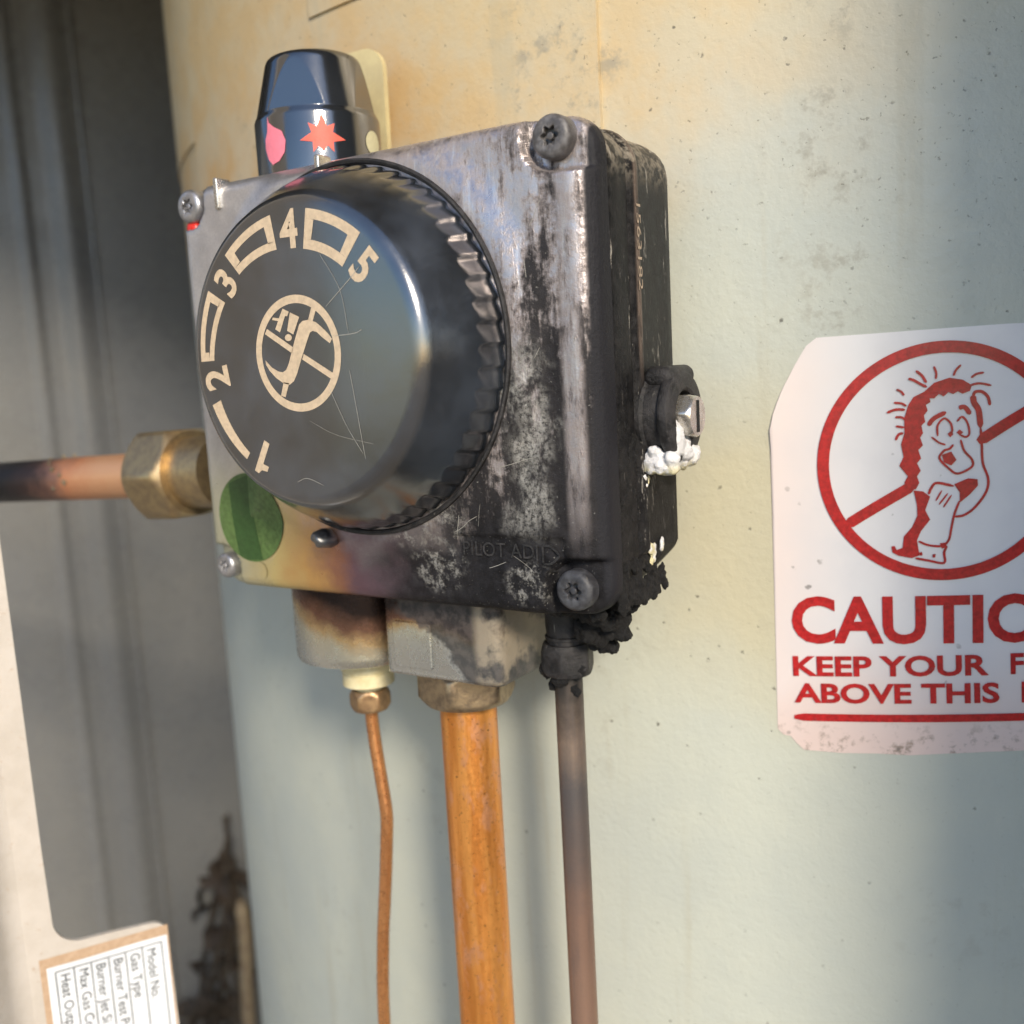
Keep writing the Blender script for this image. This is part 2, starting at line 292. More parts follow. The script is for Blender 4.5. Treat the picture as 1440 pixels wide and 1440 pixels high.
# ------------------------------------------------------------------ object helpers
ROOTLOC = {}
def finish(name, V, F, mat, parent=None, smooth=35):
    me = bpy.data.meshes.new(name); V = np.asarray(V, float)
    base = ROOTLOC.get(parent.name, (0, 0, 0)) if parent is not None else (0, 0, 0)
    me.from_pydata((V*S).tolist(), [], [tuple(int(i) for i in f) for f in F]); me.validate()
    if isinstance(mat, (list, tuple)):
        for m in mat: me.materials.append(m)
    else: me.materials.append(mat)
    if smooth is not None:
        me.shade_smooth(); me.set_sharp_from_angle(angle=math.radians(smooth))
    o = bpy.data.objects.new(name, me); scn.collection.objects.link(o)
    if parent is not None:
        o.parent = parent; par = parent; L = Vector((0, 0, 0))
        # vertices stay in scene millimetres, so undo the root's own place once
        if par.type == 'EMPTY': o.location = -par.location
    return o
def root(name, label, cat, loc=(0, 0, 0), group=None, kind=None):
    o = bpy.data.objects.new(name, None); scn.collection.objects.link(o); o.location = Vector(loc)*S; o.empty_display_size = .01
    tag(o, label, cat, group, kind); return o
def tag(o, label=None, cat=None, group=None, kind=None):
    if label: o['label'] = label
    if cat: o['category'] = cat
    if group: o['group'] = group
    if kind: o['kind'] = kind
    return o

def loft(rings, cap0=True, cap1=True):
    n = len(rings[0]); V = np.vstack(rings); F = []
    for k in range(len(rings)-1):
        a, b = k*n, (k+1)*n
        F += [(a+i, a+(i+1) % n, b+(i+1) % n, b+i) for i in range(n)]
    if cap0: F.append(tuple(range(n-1, -1, -1)))
    if cap1: F.append(tuple((len(rings)-1)*n+i for i in range(n)))
    return V, F
def join(*parts):
    V, F, k = [], [], 0
    for v, f in parts:
        V.append(np.asarray(v, float)); F += [tuple(i+k for i in q) for q in f]; k += len(v)
    return np.vstack(V), F
AX = {'x': (np.array([0, 1, 0.]), np.array([0, 0, 1.]), np.array([1, 0, 0.])), '-x': (np.array([0, -1, 0.]), np.array([0, 0, 1.]), np.array([-1, 0, 0.])),
      'z': (np.array([1, 0, 0.]), np.array([0, 1, 0.]), np.array([0, 0, 1.])), '-y': (np.array([1, 0, 0.]), np.array([0, 0, 1.]), np.array([0, -1, 0.])), '-z': (np.array([1, 0, 0.]), np.array([0, -1, 0.]), np.array([0, 0, -1.]))}
def frame(axis):
    if isinstance(axis, str): return AX[axis]
    d = np.array(axis, float); d /= np.linalg.norm(d); u = np.cross([0, 0, 1.] if abs(d[2]) < .9 else [1., 0, 0], d); u /= np.linalg.norm(u)
    return u, np.cross(d, u), d
def revolve(prof, c, axis, n=48, cap0=True, cap1=True, rf=None):
    u, v, d = frame(axis); t = np.linspace(0, 2*np.pi, n, endpoint=False); c = np.array(c, float); R = []
    for r, h in prof:
        rr = np.full(n, float(r)) if rf is None else rf(t, r, h)
        R.append(c + d*h + np.outer(rr*np.cos(t), u) + np.outer(rr*np.sin(t), v))
    return loft(R, cap0, cap1)
def tube(pts, r, n=28, cap=True):
    P = [np.array(q, float) for q in pts]; R = []; u = None
    for i, q in enumerate(P):
        d = P[min(i+1, len(P)-1)] - P[max(i-1, 0)]; d /= np.linalg.norm(d)
        if u is None: u = frame(d)[0]
        u = u - d*(u@d); u /= np.linalg.norm(u); v = np.cross(d, u); t = np.linspace(0, 2*np.pi, n, endpoint=False)
        rr = r[i] if isinstance(r, (list, tuple)) else r
        R.append(q + np.outer(rr*np.cos(t), u) + np.outer(rr*np.sin(t), v))
    return loft(R, cap, cap)
def spline(pts, k=8):
    P = [np.array(q, float) for q in pts]; P = [2*P[0]-P[1]] + P + [2*P[-1]-P[-2]]; out = []
    for i in range(1, len(P)-2):
        for j in range(k):
            t = j/k; a, b, c, d = P[i-1:i+3]
            out.append(.5*((2*b) + (c-a)*t + (2*a-5*b+4*c-d)*t*t + (3*b-a-3*c+d)*t**3))
    return out + [P[-2]]
def hexnut(c, axis, af, h, rot=0, ch=.12, n=72, bore=None):
    u, v, d = frame(axis); t = np.linspace(0, 2*np.pi, n, endpoint=False); a = af/2
    hexr = a/np.cos(((t-rot+np.pi/6) % (np.pi/3)) - np.pi/6); hmax = a/np.cos(np.pi/6); R = []
    def ring(rr, q): R.append(np.array(c, float) + d*q + np.outer(rr*np.cos(t), u) + np.outer(rr*np.sin(t), v))
    e = h*ch
    for k in (0, .33, .66, 1): ring(np.minimum(hexr, a*.97+(hmax-a*.97)*k), e*k)
    for k in (1, .66, .33, 0): ring(np.minimum(hexr, a*.97+(hmax-a*.97)*k), h-e*k)
    return loft(R)
def rrect(x0, x1, z0, z1, r, n=24, inset=0):
    x0 += inset; x1 -= inset; z0 += inset; z1 -= inset; r = max(r-inset, .4); P = []
    for cx, cz, a in ((x1-r, z1-r, 0), (x0+r, z1-r, 90), (x0+r, z0+r, 180), (x1-r, z0+r, 270)):
        for k in range(n): q = math.radians(a+90*k/(n-1)); P.append((cx+r*math.cos(q), cz+r*math.sin(q)))
    return P
def resample(P, n):
    P = np.array(P+[P[0]]); L = np.r_[0, np.cumsum(np.hypot(*np.diff(P, axis=0).T))]; s = np.linspace(0, L[-1], n, endpoint=False)
    return np.c_[np.interp(s, L, P[:, 0]), np.interp(s, L, P[:, 1])]
def rbox(x0, x1, y0, y1, z0, z1, r=2, e=1.0):       # box with rounded upright edges (about y) and rounded front/back rims
    R = []
    for q in (0, .3, .65, 1): a = e*(1-math.sin(q*math.pi/2)); R.append((y0+e*(1-math.cos(q*math.pi/2)), a))
    R += [(y1-(y-y0), a) for y, a in reversed(R)]
    return loft([np.array([(x, y, z) for x, z in rrect(x0, x1, z0, z1, r, 8, a)]) for y, a in R])
def poly(pl):                                        # flat polygon -> 2D verts and triangles
    t = tessellate_polygon([[Vector((a, b, 0)) for a, b in pl]]); return np.array(pl, float), [tuple(q) for q in t]
def stroke(pl, w, k=5):
    P = np.array(spline([(a, b, 0) for a, b in pl], k))[:, :2]; T = np.gradient(P, axis=0); T /= np.linalg.norm(T, axis=1)[:, None]+1e-9
    N = np.c_[-T[:, 1], T[:, 0]]; m = len(P); ww = (w/2)*np.ones(m); ww[0] *= .5; ww[-1] *= .4
    V = np.vstack([P+N*ww[:, None], P-N*ww[:, None]]); return V, [(i, i+1, m+i+1, m+i) for i in range(m-1)]
def annulus(r0, r1, n=96, a0=0., a1=2*math.pi):
    t = np.linspace(a0, a1, n+1); r0 = np.interp(t, [a0, a1], r0 if hasattr(r0, '__len__') else [r0, r0]); r1 = np.interp(t, [a0, a1], r1 if hasattr(r1, '__len__') else [r1, r1])
    V = np.vstack([np.c_[r0*np.cos(t), r0*np.sin(t)], np.c_[r1*np.cos(t), r1*np.sin(t)]]); m = n+1
    return V, [(i, i+1, m+i+1, m+i) for i in range(n)]
def text2d(body, size, bold=0., spacing=1.0):
    cu = bpy.data.curves.new('t', 'FONT'); cu.body = body; cu.size = size; cu.offset = bold*size; cu.resolution_u = 4; cu.space_character = spacing
    ob = bpy.data.objects.new('t', cu); me = bpy.data.meshes.new_from_object(ob)
    V = np.array([v.co[:2] for v in me.vertices]); F = [tuple(f.vertices) for f in me.polygons]
    bpy.data.objects.remove(ob); bpy.data.curves.remove(cu); bpy.data.meshes.remove(me); return V, F
def fit_text(body, x0, x1, z0, z1, bold=.01, rot=0., spacing=1.0):    # scale the lettering into a box
    V, F = text2d(body, 10, bold, spacing); a, b = V.min(0), V.max(0)
    V = (V-a)/(b-a)*np.array([x1-x0, z1-z0])
    c, s_ = math.cos(rot), math.sin(rot); V = np.c_[V[:, 0]*c-V[:, 1]*s_, V[:, 0]*s_+V[:, 1]*c]+np.array([x0, z0]); return V, F
tex_cl = bpy.data.textures.new('crust', 'CLOUDS'); tex_cl.noise_scale = .0010; tex_cl.noise_depth = 3
def crust(o, voxel=.35, amp=.7):           # melt the lumps into one crusty mass
    a = o.modifiers.new('melt', 'REMESH'); a.mode = 'VOXEL'; a.voxel_size = voxel*S; a.use_smooth_shade = True
    b = o.modifiers.new('rough', 'DISPLACE'); b.texture = tex_cl; b.strength = amp*S; b.mid_level = .5; b.texture_coords = 'LOCAL'; return o
def lumps(spots, seed=1, amp=.35, sub=3, freq=.5):
    import bmesh; out = []
    for k, (x, y, z, r, sq) in enumerate(spots):
        bm = bmesh.new(); bmesh.ops.create_icosphere(bm, subdivisions=sub, radius=1.0); V = np.array([v.co[:] for v in bm.verts]); F = [tuple(v.index for v in f.verts) for f in bm.faces]; bm.free()
        for i, v in enumerate(V):
            q = Vector(v*r*freq)+Vector((seed*3.1+k*7.7, k*1.3, seed)); d = 1+amp*(noise.noise(q)+.5*noise.noise(q*2.3)+.3*noise.noise(q*5))
            V[i] = v*r*d*np.array(sq)
        out.append((V+np.array([x, y, z]), F))
    return join(*out)
def subdiv(VF, k=3):
    V, F = VF; V = [tuple(q) for q in V]; F = [tuple(f) for f in F]
    T = []
    for f in F: T += [f] if len(f) == 3 else [(f[0], f[1], f[2]), (f[0], f[2], f[3])]
    for _ in range(k):
        mid = {}; out = []
        def m(a, b):
            key = (min(a, b), max(a, b))
            if key not in mid: mid[key] = len(V); V.append(tuple((p+q)/2 for p, q in zip(V[a], V[b])))
            return mid[key]
        for a, b, c in T: x, y, z = m(a, b), m(b, c), m(c, a); out += [(a, x, z), (x, b, y), (z, y, c), (x, y, z)]
        T = out
    return np.array(V), T
# ------------------------------------------------------------------ traced print, in millimetres on its own surface
LOGO= [[(1.2, 5.9), (2.16, 6.55), (3.92, 6.72), (5.87, 6.09), (7.47, 4.93), (9.03, 3.58), (9.93, 2.49), (9.27, 1.61), (7.26, 2.98), (5.94, 4.07), (4.82, 4.39), (4.04, 4.11), (2.6, 1.66), (0.98, -1.24), (-0.54, -4.17), (-1.61, -5.64), (-2.89, -6.33), (-4.67, -5.96), (-6.67, -4.79), (-8.45, -3.18), (-9.4, -1.82), (-9.42, -0.94), (-7.63, -2.56), (-5.89, -3.42), (-4.58, -3.66), (-3.55, -3.18), (-2.68, -1.92), (-0.69, 2.27)], [(4.94, 9.08), (6.28, 8.77), (5.04, 6.35), (3.8, 6.65)], [(-4.64, -5.75), (-3.04, -6.02), (-4.4, -8.9), (-5.71, -8.56)], [(-8.17, 5.62), (-0.98, 1.35), (-1.53, 0.18), (-8.92, 4.58)], [(1.81, -0.13), (9.75, -4.52), (9.07, -5.67), (1.27, -1.25)], [(-3.14, 9.48), (-1.43, 8.72), (-2.02, 7.82), (-2.6, 7.95), (-4.44, 4.65), (-5.75, 5.38), (-4.76, 7.03), (-6.43, 7.37), (-6.18, 7.86), (-4.45, 7.57)], [(-1.15, 8.57), (1.38, 7.45), (-0.68, 3.98), (-2.36, 4.86)]]
LOGODOT= [(-1.16, 3.37), (-1.34, 3.02), (-1.74, 2.78), (-2.26, 2.71), (-2.75, 2.84), (-3.09, 3.12), (-3.19, 3.49), (-3.01, 3.85), (-2.6, 4.09), (-2.09, 4.16), (-1.59, 4.03), (-1.26, 3.74)]
FIGFILL= [[(106.51, 41.56), (108.68, 43.48), (111.85, 44.46), (114.61, 43.9), (116.59, 42.55), (116.21, 41.31), (114.64, 40.76), (113.65, 41.31), (112.66, 40.77), (111.67, 41.23), (110.69, 40.31), (109.69, 40.91), (108.7, 39.98), (107.71, 40.03), (107.91, 39.17), (106.92, 38.58), (107.32, 37.29), (106.53, 36.26), (106.81, 34.76), (106.01, 33.94), (106.34, 32.22), (105.74, 31.17), (106.35, 29.43), (105.35, 28.4), (105.96, 26.44), (105.08, 25.39), (105.89, 23.64), (105.09, 22.36), (105.58, 20.83), (104.85, 19.33), (103.55, 19.8), (102.33, 20.92), (103.14, 22.42), (101.31, 24.85), (102.2, 26.99), (101.64, 29.81), (102.4, 32.37), (102.32, 35.8), (103.19, 38.74), (104.31, 40.48)], [(110.37, 27.15), (112.36, 27.81), (113.49, 25.89), (112.39, 24.64), (110.86, 25.42)], [(118.0, 21.32), (116.01, 21.6), (113.02, 20.32), (114.24, 18.43), (114.26, 16.05), (116.44, 17.93), (118.1, 19.91)], [(104.37, 19.12), (106.39, 18.86), (107.93, 17.6), (106.89, 14.49), (107.96, 12.28), (106.02, 9.69), (105.13, 7.5), (105.71, 3.96), (104.0, 3.31), (101.12, 3.91), (99.81, 4.68), (99.56, 6.1), (100.3, 6.23), (100.71, 5.25), (102.02, 5.77), (102.27, 8.42), (104.06, 10.6), (105.19, 13.21), (105.1, 15.84)], [(111.54, 31.8), (112.13, 32.42), (112.81, 31.75), (112.14, 31.06)], [(113.44, 32.11), (114.11, 32.76), (114.87, 32.05), (114.13, 31.4)], [(105.63, 4.62), (106.24, 4.75), (106.36, 3.95), (105.79, 3.87)], [(108.48, 4.14), (109.21, 4.27), (109.09, 3.39), (108.57, 3.39)], [(110.09, 6.76), (111.39, 6.87), (111.64, 5.86), (110.5, 5.44)]]
FIGSTROKE= [(0.51, [(102.31, 40.91), (101.59, 41.88), (100.62, 42.35)]), (0.51, [(102.79, 38.51), (101.71, 39.15), (100.1, 39.39)]), (0.6, [(102.51, 37.71), (100.5, 37.79), (98.6, 37.15)]), (0.51, [(102.8, 35.26), (101.71, 35.99), (100.38, 36.05)]), (0.51, [(102.32, 33.66), (100.5, 34.03)]), (0.6, [(102.12, 32.38), (101.11, 32.07), (100.5, 30.8)]), (0.6, [(107.1, 42.59), (105.5, 43.51), (104.3, 44.29), (103.18, 44.68)]), (0.6, [(107.02, 43.56), (106.09, 45.17), (104.78, 46.37)]), (0.51, [(109.0, 44.31), (109.07, 45.64), (108.55, 47.18)]), (0.51, [(112.71, 44.83), (113.21, 46.06), (114.27, 47.21)]), (0.51, [(116.38, 44.23), (117.55, 45.0), (119.08, 45.25)]), (0.51, [(116.2, 42.56), (118.16, 42.88), (120.68, 42.3)]), (0.68, [(116.81, 40.23), (117.39, 41.04), (118.77, 40.98), (119.97, 39.75), (120.42, 37.88)]), (1.28, [(116.81, 40.23), (117.1, 38.62), (118.07, 36.82), (118.51, 33.0)]), (0.55, [(118.51, 33.0), (118.79, 29.18), (119.07, 24.92), (120.23, 21.46), (119.87, 18.48), (117.67, 15.09), (115.28, 13.21), (113.12, 12.83)]), (1.02, [(107.46, 33.88), (108.65, 35.45), (111.19, 36.78)]), (1.02, [(113.88, 37.64), (115.14, 37.71), (116.34, 36.05)]), (0.47, [(109.47, 31.46), (109.45, 33.8), (110.8, 35.36), (112.12, 34.33), (112.52, 32.83), (112.26, 31.56)]), (0.47, [(113.5, 34.57), (114.61, 35.58), (115.73, 34.18), (116.15, 31.83), (115.44, 31.01), (114.24, 31.49)]), (0.43, [(108.15, 31.3), (109.75, 29.95), (111.16, 29.39)]), (0.51, [(114.33, 30.42), (115.15, 27.83), (116.76, 25.86), (116.7, 24.15), (113.8, 22.75), (111.99, 23.88), (109.9, 26.31), (110.76, 27.99), (112.04, 28.5), (112.83, 29.41)]), (0.6, [(107.61, 18.17), (108.2, 19.68), (109.41, 20.73), (113.02, 19.89)]), (0.38, [(109.15, 16.61), (110.42, 18.97)]), (0.38, [(109.84, 15.73), (111.71, 18.28)]), (0.38, [(110.77, 15.05), (112.52, 17.91)]), (0.51, [(114.21, 16.48), (113.11, 13.26), (112.49, 10.01), (111.95, 7.39), (110.5, 6.1), (107.66, 6.32), (105.46, 7.27)]), (0.55, [(104.81, 3.3), (107.67, 2.7), (111.01, 2.13), (111.0, 4.55), (111.63, 6.08)])]

# ------------------------------------------------------------------ setting: ground, side panel, added shading wall and roof
g = finish('ground', [(-6000, -6000, -900), (6000, -6000, -900), (6000, 2500, -900), (-6000, 2500, -900)], [(0, 1, 2, 3)], M['ground'], None, None)
tag(g, kind='structure')
def box(x0, x1, y0, y1, z0, z1):
    V = [(x, y, z) for x in (x0, x1) for y in (y0, y1) for z in (z0, z1)]
    return np.array(V, float), [(0, 1, 3, 2), (4, 6, 7, 5), (0, 4, 5, 1), (2, 3, 7, 6), (0, 2, 6, 4), (1, 5, 7, 3)]
PA, PT, PN = np.array([-640., -100, 0]), np.array([.5277, .8494, 0]), np.array([.8494, -.5277, 0])
wall = root('ribbed_panel', 'brown ribbed steel side panel, out of focus, behind the inlet pipe', 'side panel', (-430, 240, -895))
def pan(prof): return loft([np.array([PA+PT*a+PN*b+np.array([0, 0, z]) for a, b in prof]) for z in (-895, 344)])
finish('sheet', *pan([(-640, 0), (820, 0), (820, -3), (-640, -3)]), M['ribbed'], wall)  # front end runs on unseen, added to block light from the jacket
for t0, w0, h0 in ((306, 7, 2), (333, 14, 3.5), (396, 7, 2), (423, 14, 3.5), (520, 7, 2), (550, 14, 3.5)):
    finish('rib', *pan([(t0+w0*q, .02+h0*(.5+.5*math.cos(math.pi*q))) for q in np.linspace(-1, 1, 15)]), M['ribbed'], wall)
finish('seam_groove', *pan([(436, .03), (436, 2.2), (437.2, 2.6), (438.4, 2.2), (438.4, .03)]), M['ribbed'], wall)
cw = finish('shade_wall', *box(300, 304, -74, 520, -895, 346), M['shadewall'], None); tag(cw, 'unseen side wall added to shade the sticker side of the jacket', 'wall', kind='structure')  # out of view, put here to keep sun off the right
rf = finish('shade_roof', *box(-820, 300, -80, 760, 346, 362), M['ribbed'], None); tag(rf, 'unseen roof slab added to shade the panel top and jacket', 'roof', kind='structure')  # out of view, added for the dark upper left

# ------------------------------------------------------------------ the heater's round jacket
JC, JR, JY = 58., 310., 50.
def on_jacket(sz, off):
    sz = np.asarray(sz, float); a = sz[:, 0]/JR; r = JR+off
    return np.c_[JC+r*np.sin(a), JY+JR-r*np.cos(a), sz[:, 1]]
def cyl_sheet(s0, s1, z0, z1, o0, o1, n=40, ztop=None):
    ss = np.linspace(s0, s1, n); R = []
    for q in ss:
        R.append(on_jacket([(q, z0), (q, z0), (q, z1), (q, z1)], 0)); R[-1] = np.vstack([on_jacket([(q, z0)], o0), on_jacket([(q, z0)], o1), on_jacket([(q, z1)], o1), on_jacket([(q, z1)], o0)])
    return loft(R)
jk = root('heater_jacket', 'pale cream-green painted round steel heater jacket behind the valve', 'water heater', (JC, JY+JR, -880))
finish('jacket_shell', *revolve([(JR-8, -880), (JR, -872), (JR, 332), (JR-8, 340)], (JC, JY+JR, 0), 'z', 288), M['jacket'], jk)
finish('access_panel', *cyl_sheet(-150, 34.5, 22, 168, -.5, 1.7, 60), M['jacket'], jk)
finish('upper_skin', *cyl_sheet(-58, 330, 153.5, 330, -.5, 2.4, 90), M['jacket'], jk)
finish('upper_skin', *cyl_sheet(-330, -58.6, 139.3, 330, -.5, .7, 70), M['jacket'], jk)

# ------------------------------------------------------------------ mounting bracket behind the igniter knob
bk = root('mounting_bracket', 'pale yellow rounded bracket tab standing behind the black igniter knob', 'bracket', (30, 40, 100))
P = [(10, 96), (36.6, 96)] + [(36.9-6+6*math.cos(a), 131.5-6+6*math.sin(a)+4) for a in np.linspace(0, math.pi/2, 10)] + [(10, 135.5)]
finish('plate', *loft([np.array([(x, y, z) for x, z in P]) for y in (38.6, 40.2)]), M['bracket'], bk)
finish('foot', *box(12, 30, 40.3, 49.6, 97, 99), M['bracket'], bk)

# ------------------------------------------------------------------ caution sticker on the jacket
st = root('caution_sticker', 'white caution sticker with red no-entry ring and cartoon figure on the jacket', 'sticker', (110, 55, -45))
top = [(72.6, 34), (73.6, 38.5), (75.6, 43.5), (78.6, 49.2), (81, 53.2), (83.4, 55.0), (96, 55.2), (112, 55.5), (124, 55.7), (136, 55.4), (148.6, 55.6)]
bot = [(72.6, 33), (73.0, -3), (73.3, -39.6), (74.6, -41.0), (76.4, -41.3), (77.6, -42.8), (79.4, -44.6), (88, -44.9), (96, -44.6), (104, -44.7), (111, -44.1), (121, -43.4), (130, -42.9), (148.6, -42.6)]
ss = sorted(set(np.linspace(72.6, 148.6, 90).tolist() + [73.0, 73.3, 74.6, 76.4, 77.6, 79.4, 83.4])); R = []
tz = np.interp(ss, *zip(*top)); bz = np.interp(ss, *zip(*bot))
for q, a, b in zip(ss, tz, bz):
    if a-b < .6: a = b+.6
    curl = .5*max(0, 1-(q-72.6)/9)**2
    R.append(np.vstack([on_jacket([(q, b)], .02), on_jacket([(q, b)], .14), on_jacket([(q, .6*b+.4*a)], .14+curl*.3), on_jacket([(q, .25*b+.75*a)], .14+curl*.6), on_jacket([(q, a)], .14+curl), on_jacket([(q, a)], .02)]))
finish('vinyl', *loft(R), M['sticker'], st)
OFF = .30
def onst(name, VF, mat, parent, off=OFF): return finish(name, on_jacket(VF[0], off), VF[1], mat, parent, None)
V, F = annulus(24.7, 27.35, 128); pr = onst('prohibition_ring', (V+np.array([110.6, 25.4]), F), M['red'], st, .45)
onst('prohibition_bar', join(stroke([(89.6, 11.2), (96, 15.3), (104.8, 20.6)], 2.5, 6), stroke([(118.0, 29.8), (125, 34.3), (132.3, 38.6)], 2.5, 6)), M['red'], st, .45)
fig = join(*[poly(q) for q in FIGFILL], *[stroke(q, w_) for w_, q in FIGSTROKE])
onst('cartoon_figure', fig, M['red'], st, .45)
ROT = math.radians(.9)
onst('lettering', fit_text('CAUTION', 77.1, 143.5, -17.7, -6.0, .03, ROT), M['red'], st, .45)['label'] = 'large red word CAUTION'
onst('lettering', fit_text('KEEP YOUR', 77.2, 121.0, -25.9, -20.8, .03, math.radians(1.6)), M['red'], st, .45)
onst('lettering', fit_text('F', 125.7, 128.6, -24.4, -19.4, .03, math.radians(1.6)), M['red'], st, .45)
onst('lettering', fit_text('ABOVE THIS', 77.4, 123.4, -32.6, -27.6, .03, math.radians(1.6)), M['red'], st, .45)
onst('lettering', fit_text('L', 128.2, 131.0, -31.2, -26.2, .03, math.radians(1.6)), M['red'], st, .45)
onst('underline', stroke([(77.3, -36.2), (95, -35.7), (112, -35.2), (129, -34.65), (143.5, -34.2)], 1.85, 8), M['red'], st, .45)

# ------------------------------------------------------------------ cabinet flange with the rating label
FP, FT, FN = np.array([-33.8, -22.0, 0]), np.array([.4983, .867, 0]), np.array([.867, -.4983, 0])
def onfl(tz, off=0.): tz = np.asarray(tz, float); return FP + np.outer(tz[:, 0], FT) + np.outer(tz[:, 1], [0, 0, 1]) + FN*off
fl = root('cabinet_flange', 'cream painted notched sheet-metal flange at the lower left edge', 'metal flange', (-40, -40, -300))
O = [(-19, 260), (-14.2, 260), (-12.2, -70)] + [(-4.4-7.2*math.cos(a)-.2, -89.3-7.2*math.sin(a)) for a in np.linspace(0, math.pi/2*.97, 9)] + [(2, -96.7), (11, -97.3)] + [(12.6+4.4*math.sin(a), -101.8+4.4*math.cos(a)) for a in np.linspace(.1, math.pi/2, 9)] + [(17.4, -130), (18.2, -320), (-19, -320)]
tri = poly(O); n_ = len(O)
V = np.vstack([onfl(O, 0), onfl(O, -1.4)]); F = [tuple(t) for t in tri[1]] + [tuple(n_+i for i in reversed(t)) for t in tri[1]] + [(i, n_+i, n_+(i+1) % n_, (i+1) % n_) for i in range(n_)]
finish('plate', V, F, M['flange'], fl)
d2 = FT*math.cos(math.radians(38)) - FN*math.sin(math.radians(38))*-1
c0 = FP + FT*-19.0
R = []
for z in np.linspace(-320, 260, 24):
    pts = []
    for k in range(7):
        a = math.radians(-55*k/6); dr = FT*math.cos(a)+FN*math.sin(a)
        pts.append(dr)
    line = [c0]
    for k in range(6): line.append(line[-1]-pts[k+1]*1.1)
    line.append(line[-1]-pts[6]*70)
    nn = np.array(line); off = np.array([FN*1.4]*len(nn))
    ring = np.vstack([nn, (nn-off)[::-1]]); ring[:, 2] = z; R.append(ring)
finish('folded_edge', *loft(R), M['flange'], fl)
lb = root('rating_label', 'white printed rating label with sideways ruled text on the cabinet flange', 'label', onfl([(1, -150)])[0])
def onfl_part(name, VF, mat, off, parent=lb): return finish(name, onfl(VF[0], off), VF[1], mat, parent, None)
def rect(a, b, c, d): return np.array([(a, c), (b, c), (b, d), (a, d)], float), [(0, 1, 2, 3)]
onfl_part('adhesive_strip', rect(-16.2, 17.1, -152, -98.9), M['adhesive'], .06)
LBT = lambda t: -101.6 + .012*t
Vp = np.array([(t, z) for t in np.linspace(-14.6, 16.6, 14) for z in np.linspace(-150, -101.7, 20)]); Fp = [(i*20+j, (i+1)*20+j, (i+1)*20+j+1, i*20+j+1) for i in range(13) for j in range(19)]
W3 = onfl(Vp, .3) + np.outer([.12*math.sin(z*.9+t*.25)+.25*max(0, 1-abs(z+113-.2*t)/2.5) for t, z in Vp], FN)
finish('paper', W3, Fp, M['paper'], lb, 60)
TB = [-12.6, -8.0, -3.6, .9, 5.3, 9.7, 14.9]
for t in TB: onfl_part('ruled_line', rect(t-.12, t+.12, -149, -103.2), M['inkd'], .75)
onfl_part('ruled_line', rect(TB[0], TB[-1], -103.3, -103.05), M['inkd'], .76)
for i, tx in enumerate(('Heat Output', 'Max Gas Co', 'Burner Jet Si', 'Burner Test Pr', 'Gas Type', 'Model No.')):
    V, F = text2d(tx, 3.5, .0); V = np.c_[TB[i]+1.2+V[:, 1], -104.2-V[:, 0]]
    onfl_part('lettering', (V, F), M['inkd'], .72)

# ------------------------------------------------------------------ gas control valve
VL = root('gas_control_valve', 'soot-blackened die-cast gas control valve with large numbered black dial', 'gas valve', (57, 20, 0))
W, H, RC = 115., 100., 7.0
SCREWS = [(3.6, 95.6, 4.1), (107.0, 95.6, 4.3), (107.6, 6.0, 4.3), (4.6, 5.2, 3.3)]
def sdf(x, z):
    qx, qz = abs(x-W/2)-(W/2-RC), abs(z-H/2)-(H/2-RC)
    return RC-math.hypot(max(qx, 0), max(qz, 0))-min(max(qx, qz), 0)
def sst(a, b, v): t = min(1, max(0, (v-a)/(b-a))); return t*t*(3-2*t)
KX, KZ = 55.6, 57.2
def cover_y(x, z):
    d = max(sdf(x, z), 0); rf = 4.5 if x > 57 else 3.0; rf = 3+2.2*sst(95, 110, x)
    y = rf-math.sqrt(max(rf*rf-(rf-min(d, rf))**2, 0))
    rk = math.hypot(x-KX, z-KZ); y -= 1.6*(1-sst(42.5, 50, rk))*sst(0, 4, d)
    y += .45*sst(101.5, 105.5, x)*(1 if d > 1 else d)          # soft step before the right bevel
    for sx, sz, _ in SCREWS:
        dx = max((sx-x) if sx > 57 else (x-sx), 0); dz = max((sz-z) if sz > 50 else (z-sz), 0)
        q = math.hypot(dx, dz); pr_ = 6.4 if sx > 57 else 5.2
        y += (3.0-min(y, 3.0)*.6)*(1-sst(pr_-.45, pr_+.45, q))
    if 78.6 < x < 106.2 and 9.6 < z < 17: y += .55*sst(78.6, 79.4, x)*sst(106.2, 105.4, x)*sst(9.6, 10.4, z)*(1-sst(16.2, 17, z))
    y += .12*noise.noise(Vector((x*.12, z*.12, 3)))
    return min(y, 7.2)
out = resample(rrect(0, W, 0, H, RC, 24), 760)
ds = list(np.concatenate([[0, .1, .3, .6], np.arange(1, 18.5, .42), np.arange(19, 48, 1.5)]))
R = [np.c_[out[:, 0], np.full(len(out), 8.2), out[:, 1]]]
cxy = np.array([W/2, H/2])
for d in ds:
    q = cxy+(out-cxy)*(1-d/50.); R.append(np.array([(a, cover_y(a, b), b) for a, b in q]))
cover = finish('cover', *loft(R, False, True), M['cover'], VL, 50)
